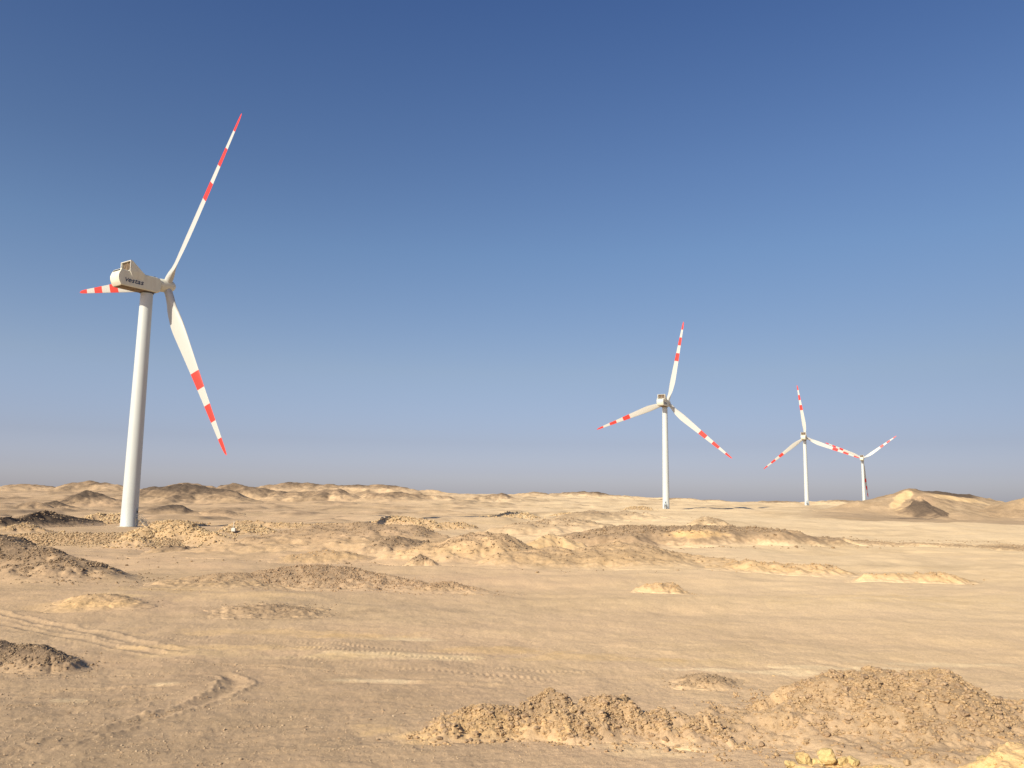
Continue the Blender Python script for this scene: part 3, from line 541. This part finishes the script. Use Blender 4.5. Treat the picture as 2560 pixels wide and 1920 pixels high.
def boulder(px, py, r, label, seed):
    rs = np.random.RandomState(seed); V, Fc = ICO[3]; V = V.copy()*rs.uniform(.85, 1.25, 3)
    for k in range(9):
        d = rs.normal(size=3); d /= np.linalg.norm(d); c = rs.uniform(.55, .85); ex_ = np.clip(V@d-c, 0, None); V -= .85*ex_[:, None]*d
    n = fbm(V[:, 0]*2.2+seed, V[:, 1]*2.2+V[:, 2]*1.7, 4, seed); V *= (1+.14*n)[:, None]
    V[:, 2] *= .85
    d = 11.25+ (px-2000)*.0006
    x, y, z = unp(px, py, d); me = np_mesh('boulder', V*r, Fc, False)
    o = link('boulder', me, M_BOULD if r > .06 else M_CLOD); o.location = (x, y, z); o.rotation_euler = (0, 0, seed*1.3)
    tag(o, label, 'boulder', 'yellow boulders along the bottom right edge')
for i, (a, b_, c_, l_) in enumerate(BL): boulder(a, b_, c_*1.0, l_, 300+i)

# ------------------------------------------------------------------ the ground sheet
def ground():
    A1, A2 = R(-38), R(38)
    az = np.concatenate([np.linspace(-math.pi, A1, 60)[:-1], np.linspace(A1, A2, 1650), np.linspace(A2, math.pi, 60)[1:]])
    dd = [.6]
    while dd[-1] < 19000:
        d = dd[-1]
        if d < 12: s = .6
        elif d < 17: s = .15
        elif d < 240: s = max(.045, d*d/(6*838)*.62)
        elif d < 1300: s = d*.0062
        else: s = d*.05
        if 17 <= d < 240: s = min(s, d*.0062)
        dd.append(d+s)
    dd = np.array(dd)
    Ag, Dg = np.meshgrid(az, dd); X, Y = Dg*np.sin(Ag), Dg*np.cos(Ag)
    Z = base(X, Y); nr = (Dg < 80); Z[nr] += imprint(X[nr], Y[nr])
    far = Dg > 1500; Z[far] -= (Dg[far]-1500)*.0004
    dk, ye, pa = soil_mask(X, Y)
    ny, nx = X.shape; idx = np.arange(nx*ny).reshape(ny, nx)
    Q = np.stack([idx[:-1,:-1], idx[:-1,1:], idx[1:,1:], idx[1:,:-1]], -1).reshape(-1, 4)[:, ::-1]
    Q[:, :] = Q
    V = np.stack([X, Y, Z], -1).reshape(-1, 3)
    # normals must look up
    a, b_, c_ = V[Q[0, 0]], V[Q[0, 1]], V[Q[0, 2]]
    if np.cross(b_-a, c_-a)[2] < 0: Q = Q[:, ::-1]
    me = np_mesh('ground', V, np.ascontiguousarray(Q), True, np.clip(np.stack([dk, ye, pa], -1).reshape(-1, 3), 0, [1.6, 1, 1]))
    print('ground verts', len(V)); return tag(link('ground', me, M_SOIL), kind='structure')
ground()

# pebbles and small clods strewn over the near plain, and rows of them beside the ruts
def pebbles():
    rs = np.random.RandomState(11); n = 36000
    az = np.radians(rs.uniform(-36, 36, n)); d = 19+rs.beta(1, 2.6, n)*45
    X, Y = d*np.sin(az), d*np.cos(az)
    k = sst(-.35, .5, fbm(X/3, Y/2, 3, 90)+sst(10, -25, np.degrees(az))*.5-.1); m = rs.rand(n) < k; X, Y = X[m], Y[m]
    sz = .009+.05*rs.beta(1, 8, len(X))
    for pts, wd, dep in RUTS[:3]+RUTS[5:12]:
        for _ in range(260):
            i = rs.randint(len(pts)-1); t = rs.rand(); s = rs.choice([-1, 1])*wd*rs.normal(1.8, .5)
            (x0, y0), (x1, y1) = pts[i], pts[i+1]; L = math.hypot(x1-x0, y1-y0)
            X = np.append(X, x0+(x1-x0)*t+(y1-y0)/L*s); Y = np.append(Y, y0+(y1-y0)*t-(x1-x0)/L*s); sz = np.append(sz, .012+.055*rs.beta(1, 4.5))
    Z = base(X, Y)+sz*.2
    tag(stones('pebbles', np.stack([X, Y, Z], -1), sz, M_PEB, sub=1, seed=2), kind='stuff')
pebbles()

# ------------------------------------------------------------------ wind turbines (local: +x towards the rotor, z up)
def paint(name, col, dirt=(.42,.36,.27), rough=.45, amt=.35):
    m, nd, lk, b = mat(name)
    tc = nd.new('ShaderNodeTexCoord'); P = tc.outputs['Object']
    mp = nd.new('ShaderNodeMapping'); mp.inputs['Scale'].default_value = (1, 1, .18); lk.new(P, mp.inputs[0])
    n = nse(nd, lk, mp.outputs[0], 1.4, 5, .6); n2 = nse(nd, lk, P, .25, 3)
    f = mth(nd, lk, 'MULTIPLY', rng(nd, lk, n, .45, .8, 0, amt), rng(nd, lk, n2, .35, .7, .3, 1))
    lk.new(mixc(nd, lk, f, col, dirt), b.inputs['Base Color']); b.inputs['Roughness'].default_value = rough
    b.inputs['Specular IOR Level'].default_value = .3
    return m, nd, lk, b, P
M_TOW = paint('tower_paint', (.50,.54,.54), rough=.42, amt=.22)[0]
M_NAC = paint('nacelle_paint', (.62,.62,.53), rough=.5, amt=.5)[0]
M_TRIM = paint('trim_paint', (.60,.59,.54), rough=.5, amt=.1)[0]
M_GRIME, nd, lk, b, P = paint('grimy_underside', (.20,.15,.10), (.10,.06,.03), .7, .9)
M_DARK = mat('dark_metal')[0]; M_DARK.node_tree.nodes['Principled BSDF'].inputs['Base Color'].default_value = (.035,.04,.05,1)
M_STEEL = mat('steel')[0]; M_STEEL.node_tree.nodes['Principled BSDF'].inputs['Base Color'].default_value = (.16,.15,.14,1)
M_BLUE = mat('lettering_blue')[0]; M_BLUE.node_tree.nodes['Principled BSDF'].inputs['Base Color'].default_value = (.012,.03,.085,1)
M_DOOR = paint('door_paint', (.30,.36,.40))[0]
M_GRILLE, nd, lk, b = mat('cooler_fins')
tc = nd.new('ShaderNodeTexCoord'); wv = nd.new('ShaderNodeTexWave'); wv.bands_direction = 'Z'; wv.inputs['Scale'].default_value = 3.2
lk.new(tc.outputs['Object'], wv.inputs['Vector'])
lk.new(mixc(nd, lk, wv.outputs['Fac'], (.06,.042,.028), (.15,.105,.07)), b.inputs['Base Color']); b.inputs['Roughness'].default_value = .7
RB = 47.7
M_BLADE, nd, lk, b, P = paint('blade_paint', (.465,.47,.45), rough=.4, amt=.12)
sp_ = nd.new('ShaderNodeSeparateXYZ'); lk.new(P, sp_.inputs[0])
t_ = mth(nd, lk, 'DIVIDE', mth(nd, lk, 'SUBTRACT', RB, sp_.outputs[2]), RB*.0965)        # 0 at the tip, one per band
odd = mth(nd, lk, 'LESS_THAN', mth(nd, lk, 'MODULO', t_, 2.0), 1.0); inn = mth(nd, lk, 'LESS_THAN', t_, 5.0)
old = b.inputs['Base Color'].links[0].from_socket
lk.new(mixc(nd, lk, mth(nd, lk, 'MULTIPLY', odd, inn), old, (.60,.05,.04)), b.inputs['Base Color'])

def bm_obj(name, bm, m, parent, smooth=False, angle=None):
    me = bpy.data.meshes.new(name); bmesh.ops.recalc_face_normals(bm, faces=bm.faces[:]); bm.to_mesh(me); bm.free()
    for p in me.polygons: p.use_smooth = smooth
    o = link(name, me, m, parent)
    if angle is not None: me.set_sharp_from_angle(angle=R(angle))
    return o
def loft(bm, rings, cap0=True, cap1=True):
    vs = [[bm.verts.new(p) for p in r] for r in rings]; n = len(rings[0])
    for a, c in zip(vs[:-1], vs[1:]):
        for i in range(n): bm.faces.new((a[i], a[(i+1) % n], c[(i+1) % n], c[i]))
    if cap0: bm.faces.new(vs[0][::-1])
    if cap1: bm.faces.new(vs[-1])
    return vs
def rrect(x, hw, z0, z1, r, seg=4, dx=None):
    """rounded rectangle in the plane x = const"""
    o = []
    for q, (cy, cz, a0) in enumerate(((hw-r, z1-r, 0), (-hw+r, z1-r, 90), (-hw+r, z0+r, 180), (hw-r, z0+r, 270))):
        for k in range(seg+1):
            a = R(a0+90*k/seg); o.append((x, cy+r*math.cos(a), cz+r*math.sin(a)))
        if dx and q in (1, 3):                    # extra points down the two upright sides
            y_ = -hw if q == 1 else hw; za, zb = (z1-r, z0+r) if q == 1 else (z0+r, z1-r)
            o += [(x, y_, za+(zb-za)*j/7) for j in range(1, 7)]
    return o
def box(bm, c, s, M=None):
    r = bmesh.ops.create_cube(bm, size=1)['verts']
    for v in r:
        v.co = Vector((v.co.x*s[0], v.co.y*s[1], v.co.z*s[2]))
        if M: v.co = M @ v.co
        v.co += Vector(c)
def bar(bm, a, c, r, n=8):
    a, c = Vector(a), Vector(c); d = (c-a).normalized(); q = d.to_track_quat('Z', 'Y').to_matrix()
    loft(bm, [[p+q @ Vector((r*math.cos(2*math.pi*k/n), r*math.sin(2*math.pi*k/n), 0)) for k in range(n)] for p in (a, c)])
def disc(z, r, n): return [(r*math.cos(2*math.pi*k/n), r*math.sin(2*math.pi*k/n), z) for k in range(n)]

def make_turbine():
    t = bpy.data.objects.new('wind_turbine', None); C.objects.link(t); t.empty_display_size = 5
    # tower of four cans with slight flange rings
    bm = bmesh.new(); rg = []
    zs = [-.6, 0, .25, 5, 10, 15, 20, 25, 30, 35, 40, 45, 50, 57.5]
    for z in zs:
        r = 1.93+(1.46-1.93)*max(z, 0)/57.5
        if z in (-.6, 0): r += .12
        rg.append(disc(z, r, 72))
    loft(bm, rg); bm_obj('tower', bm, M_TOW, t, True, 40)
    bm = bmesh.new(); loft(bm, [disc(-.9, 2.7, 48), disc(.12, 2.6, 48)]); bm_obj('foundation', bm, M_CONC, t)
    bm = bmesh.new(); loft(bm, [disc(57.35, 1.62, 48), disc(57.8, 1.62, 48)]); bm_obj('yaw_bearing', bm, M_DARK, t, True, 40)
    # nacelle
    bm = bmesh.new()
    def rear(depth, hw, z0, z1, rr_):
        return [(-7.75-depth*float(np.interp(z, [57.7, 58.2, 58.9, 59.8, 60.7, 61.3, 61.75], [.0, .42, .82, 1.02, .80, .40, .26])), y, z) for _, y, z in rrect(0, hw, z0, z1, rr_, 4, 1)]
    loft(bm, [rear(1.02, .7, 58.8, 60.7, .1), rear(1.02, 1.3, 58.4, 61.0, .15), rear(1.0, 1.66, 58.1, 61.3, .2), rear(.97, 1.80, 57.85, 61.62, .16), rear(.9, 1.90, 57.74, 61.76, .2), rear(.5, 1.91, 57.72, 61.70, .22), rrect(-7.5, 1.90, 57.72, 61.62, .24, 4, 1),
              rrect(1.2, 1.90, 57.72, 61.62, .3, 4, 1), rrect(2.25, 1.82, 57.95, 61.55, .5, 4, 1), rrect(2.65, 1.66, 58.15, 61.35, .8, 4, 1)])
    nac = bm_obj('nacelle', bm, M_NAC, t, True, 35)
    bm = bmesh.new(); box(bm, (-8.20, 0, 61.42), (.30, 2.9, .14), Matrix.Rotation(R(-55), 3, 'Y')); bm_obj('vent_slot', bm, M_DARK, nac)
    bm = bmesh.new(); box(bm, (-3.2, 0, 57.66), (9.2, 3.3, .16)); box(bm, (-6.2, 0, 57.55), (2.4, 2.2, .2)); box(bm, (-2.6, 0, 57.56), (2.2, 2.4, .16)); bm_obj('underside', bm, M_GRIME, nac)
    # cooler housing: two cheeks, sloping roof, frame
    bm = bmesh.new()
    prof = [(-5.95, 64.15), (-5.80, 61.55), (-4.95, 60.05), (-2.2, 60.05), (-2.2, 61.60), (-2.5, 61.70), (-5.55, 64.15)]
    for s in (1, -1):
        loft(bm, [[(x, s*1.903, z) for x, z in prof], [(x, s*(2.2 if z > 61 else 1.935), z) for x, z in prof]])
    roof = [(-5.95, 64.15), (-5.55, 64.15), (-2.45, 61.68), (-2.45, 61.50), (-5.62, 64.0), (-5.95, 64.0)]
    loft(bm, [[(x, -2.19, z) for x, z in roof], [(x, 2.19, z) for x, z in roof]])
    ch = bm_obj('cooler_housing', bm, M_NAC, nac)
    bm = bmesh.new()
    for s in (1, -1): box(bm, (-6.0, s*2.14, 62.9), (.14, .16, 2.62))
    box(bm, (-6.0, 0, 64.13), (.14, 4.46, .16)); box(bm, (-5.98, 0, 61.72), (.1, 4.1, .12))
    for s in (1, -1): loft(bm, [[(-5.95, s*2.25, 61.6), (-5.73, s*2.25, 61.6), (-4.88, s*1.98, 60.0), (-5.10, s*1.98, 60.0)], [(-5.95, s*1.905, 61.6), (-5.73, s*1.905, 61.6), (-4.88, s*1.905, 60.0), (-5.10, s*1.905, 60.0)]])
    bm_obj('cooler_frame', bm, M_TRIM, nac)
    bm = bmesh.new(); box(bm, (-5.5, 0, 62.85), (.12, 4.1, 2.3)); gr = bm_obj('cooler_grille', bm, M_GRILLE, nac)
    bm = bmesh.new()
    for y0, y1 in ((-2.0, -.05), (.05, 2.0)):
        bar(bm, (-5.62, y0, 61.8), (-5.62, y1, 63.95), .035); bar(bm, (-5.66, y0, 63.95), (-5.66, y1, 61.8), .035)
        box(bm, (-5.64, y0, 62.87), (.08, .1, 2.15)); box(bm, (-5.64, y1, 62.87), (.08, .1, 2.15))
    box(bm, (-5.64, 0, 63.96), (.07, 4.0, .1)); box(bm, (-5.64, 0, 61.78), (.07, 4.0, .1)); bm_obj('brace', bm, M_CLODD, nac)
    # name on both sides
    def word(txt):
        cu = bpy.data.curves.new('lettering', 'FONT'); cu.body = txt; cu.size = 1.0; cu.offset = .02; cu.extrude = .012; cu.space_character = 1.06; cu.resolution_u = 6
        tmp = bpy.data.objects.new('lettering_tmp', cu); C.objects.link(tmp); bpy.context.view_layer.update()
        me0 = bpy.data.meshes.new_from_object(tmp.evaluated_get(bpy.context.evaluated_depsgraph_get())); bpy.data.objects.remove(tmp)
        V = np.array([v.co[:] for v in me0.vertices]); Fs = [list(p.vertices) for p in me0.polygons]; V[:, :2] -= V[:, :2].min(0); return V, Fs
    V1, F1 = word('V'); V2, F2 = word('estas')
    V1[:, 0] *= .98/V1[:, 0].max(); V1[:, 1] *= .98/V1[:, 1].max()
    V2[:, 0] *= 3.95/V2[:, 0].max(); V2[:, 0] += .93; V2[:, 1] *= 1.06/V2[:, 1].max(); V2[:, 1] -= .02
    VV = np.concatenate([V1, V2]); FF = F1+[[k+len(V1) for k in f] for f in F2]; VV[:, 0] += .20*VV[:, 1]
    for s in (-1, 1):
        me = bpy.data.meshes.new('lettering')
        co = [((-7.15+x) if s < 0 else (-2.05-x), s*(1.914+.01*(1 if z > 0 else -1)), 58.74+y) for x, y, z in VV]
        me.from_pydata(co, [], FF); link('lettering', me, M_BLUE, nac)
    # roof details: hatch, wind vanes
    bm = bmesh.new(); box(bm, (-.6, .3, 61.66), (1.4, 1.4, .08)); box(bm, (1.1, .9, 61.68), (.5, .4, .16)); bm_obj('roof_hatch', bm, M_NAC, nac)
    for y in (-.9, .9): bm = bmesh.new(); bar(bm, (-5.2, y, 64.0), (-5.2, y, 64.75), .03); bm_obj('wind_sensor', bm, M_DARK, nac)
    bm = bmesh.new(); bar(bm, (.4, -1.1, 61.64), (1.3, -1.1, 61.9), .05); bm_obj('lifting_lug', bm, M_DARK, nac)
    # spinner, rotor axis tilted up 5.7 degrees through (5.0, 60.5)
    tilt = R(5.7); RM = Matrix.Translation((5.05, 0, 60.5)) @ Matrix.Rotation(-tilt, 4, 'Y')
    bm = bmesh.new(); rg = []
    for x, r in ((-2.35, 1.25), (-2.3, 1.52), (-1.7, 1.66), (.2, 1.66), (1.0, 1.55), (1.6, 1.30), (2.1, .92), (2.42, .5), (2.52, .12)):
        rg.append([(x, r*math.cos(2*math.pi*k/48), r*math.sin(2*math.pi*k/48)) for k in range(48)])
    loft(bm, rg)
    for v in bm.verts: v.co = RM @ v.co
    bm_obj('spinner', bm, M_NAC, t, True, 50)
    bm = bmesh.new()
    loft(bm, [[(x, 1.3*math.cos(2*math.pi*k/32), 1.3*math.sin(2*math.pi*k/32)) for k in range(32)] for x in (-3.1, -2.2)])
    for v in bm.verts: v.co = RM @ v.co
    bm_obj('rotor_shaft', bm, M_DARK, t, True, 40)
    # blade: span +z, leading edge +y, wind side +x
    bm = bmesh.new(); rg = []; n = 28
    for r in [1.2,1.6,2.4,3.6,5,6.5,8,9.5,11,12.5,14,16,18.5,21,24,27,30,33,36,39,42,44.5,46,46.9,47.4,47.7]:
        q = r/RB
        ch_ = np.interp(r, [0, 2.4, 5, 8, 11, 13, 18, 24, 30, 36, 42, 45.5, 46.8, 47.4, 47.7], [1.95, 1.95, 2.35, 3.15, 3.65, 3.7, 3.25, 2.7, 2.2, 1.72, 1.28, .98, .7, .42, .1])
        th = np.interp(r, [0, 2.4, 5, 8, 11, 16, 24, 47.7], [1.0, 1.0, .74, .46, .34, .25, .20, .16])
        tw = R(11+np.interp(r, [0, 5, 11, 18, 28, 47.7], [15, 15, 12, 7.5, 3, 0]))
        circ = float(sst(6.5, 2.4, r)); loc_ = .5*circ+.30*(1-circ); ring = []
        for k in range(n):
            a = 2*math.pi*k/n; cx = .5*(1+math.cos(a)); s = math.sin(a)          # cx: 1 at the trailing edge
            yt = 5*.5*2*(.2969*math.sqrt(cx)-.126*cx-.3516*cx**2+.2843*cx**3-.1036*cx**4)*.5*2
            foil = (yt*.5)*(1 if s > 0 else -1)*(1 if abs(s) > 1e-6 else 0)*(1.0 if s > 0 else .75)
            th_ = circ*.5*s+(1-circ)*foil
            px_ = -(cx-loc_)*ch_; py_ = th_*th*ch_*(1 if True else 0)
            # twist: nose turns to the wind (+x)
            yy = px_*math.cos(tw)-py_*math.sin(tw); xx = px_*math.sin(tw)+py_*math.cos(tw)
            ring.append((xx+.052*r+.35*q*q, yy, r))
        rg.append(ring)
    loft(bm, rg); me = None
    b0 = bm_obj('blade', bm, M_BLADE, t, True, 60)
    for k in range(3):
        bo = b0 if k == 0 else link('blade', b0.data, None, t)
        bo['phase'] = k
    # door, platform and stairs; built towards +x and turned per turbine
    bm = bmesh.new(); dr = 1.93-.012
    rgs = [[((dr+o_)*math.cos(R(a)), (dr+o_)*math.sin(R(a)), z) for a in (-13, -6.5, 0, 6.5, 13)] for z in (2.0, 4.3) for o_ in (0,)]
    ring = [((dr+.06)*math.cos(R(a)), (dr+.06)*math.sin(R(a)), z) for a, z in [(-13,2.0),(-6.5,2.0),(0,2.0),(6.5,2.0),(13,2.0),(13,4.0),(9,4.35),(0,4.5),(-9,4.35),(-13,4.0)]]
    ring2 = [(x*.9, y*.9, z) for x, y, z in ring]
    loft(bm, [ring2, ring]); door = bm_obj('door', bm, M_DOOR, t)
    bm = bmesh.new(); box(bm, (2.0, 0, 3.6), (.06, .5, .5)); bm_obj('door_vent', bm, M_DARK, door)
    bm = bmesh.new(); box(bm, (2.35, 0, 1.93), (1.0, 1.1, .08))
    for k in range(8): box(bm, (3.0+k*.26, 0, 1.72-k*.235), (.28, 1.0, .05))
    for s in (-1, 1):
        a, c = (2.85, s*.52, 1.95), (5.0, s*.52, .0)
        d_ = Vector(c)-Vector(a); box(bm, (Vector(a)+Vector(c))/2, (d_.length, .05, .2), Matrix.Rotation(math.atan2(-d_.z, d_.x), 3, 'Y'))
        for x in (2.0, 2.8): box(bm, (x, s*.5, .95), (.07, .07, 1.95))
    st = bm_obj('entrance_stairs', bm, M_STEEL, t)
    for s in (-1, 1):
        bm = bmesh.new()
        for off in (.5, 1.0):
            bar(bm, (1.98, s*.54, 1.95+off), (2.85, s*.54, 1.95+off), .035); bar(bm, (2.85, s*.54, 1.95+off), (5.0, s*.54, off), .035)
        for x, z in ((1.98, 1.95), (2.85, 1.95), (3.9, 1.0), (5.0, .0)): bar(bm, (x, s*.54, z), (x, s*.54, z+1.0), .03)
        bm_obj('handrail', bm, M_STEEL, st)
    return t, tilt
M_CONC = rock_material('concrete', (.42,.36,.28), (.36,.30,.23))
proto, TILT = make_turbine()
def copy_tree(o, parent=None):
    c = o.copy(); C.objects.link(c); c.parent = parent
    for ch in [x for x in bpy.data.objects if x.parent == o]: copy_tree(ch, c)
    return c
LAB = ['nearest and largest wind turbine, seen side-on with dark lettering on its nacelle, at the left',
       'medium-sized white wind turbine standing alone right of centre, second nearest',
       'third nearest wind turbine, left one of the small pair beside the flat-topped hill',
       'smallest and farthest wind turbine, between its larger neighbour and the flat-topped hill']
tb = [proto]+[copy_tree(proto) for _ in range(3)]
for i, (x, y, z, yaw, ph, da) in enumerate(TURB):
    o = tb[i]; o.location = (x, y, z); o.rotation_euler = (0, 0, R(90-yaw))
    tag(o, LAB[i], 'wind turbine', 'white wind turbines with red striped blades')
    RM = Matrix.Translation((5.05, 0, 60.5)) @ Matrix.Rotation(-TILT, 4, 'Y')
    for c in [q for q in bpy.data.objects if q.parent == o]:
        nm = c.name.split('.')[0]
        if nm == 'blade': c.matrix_local = RM @ Matrix.Rotation(R(ph+120*c['phase']), 4, 'X')
        if nm in ('door', 'entrance_stairs'): c.rotation_euler = (0, 0, R(yaw-da))
for o in bpy.data.objects:
    if 'phase' in o: del o['phase']

# marker post beside the rock pile
x, y, z = unp(584, 1325, 168); zg = z
po = bpy.data.objects.new('marker_post', None); C.objects.link(po); po.location = (x, y, zg)
bm = bmesh.new(); bar(bm, (0, 0, 0), (0, 0, 1.7), .05); bm_obj('post', bm, M_TRIM, po)
bm = bmesh.new(); loft(bm, [rrect(-.35, .4, -.3, .42, .1), rrect(.35, .38, -.3, .38, .1)]); bm_obj('post_base', bm, M_TRIM, po, False)
tag(po, 'thin white marker post on a white block beside the pale rock pile', 'post')
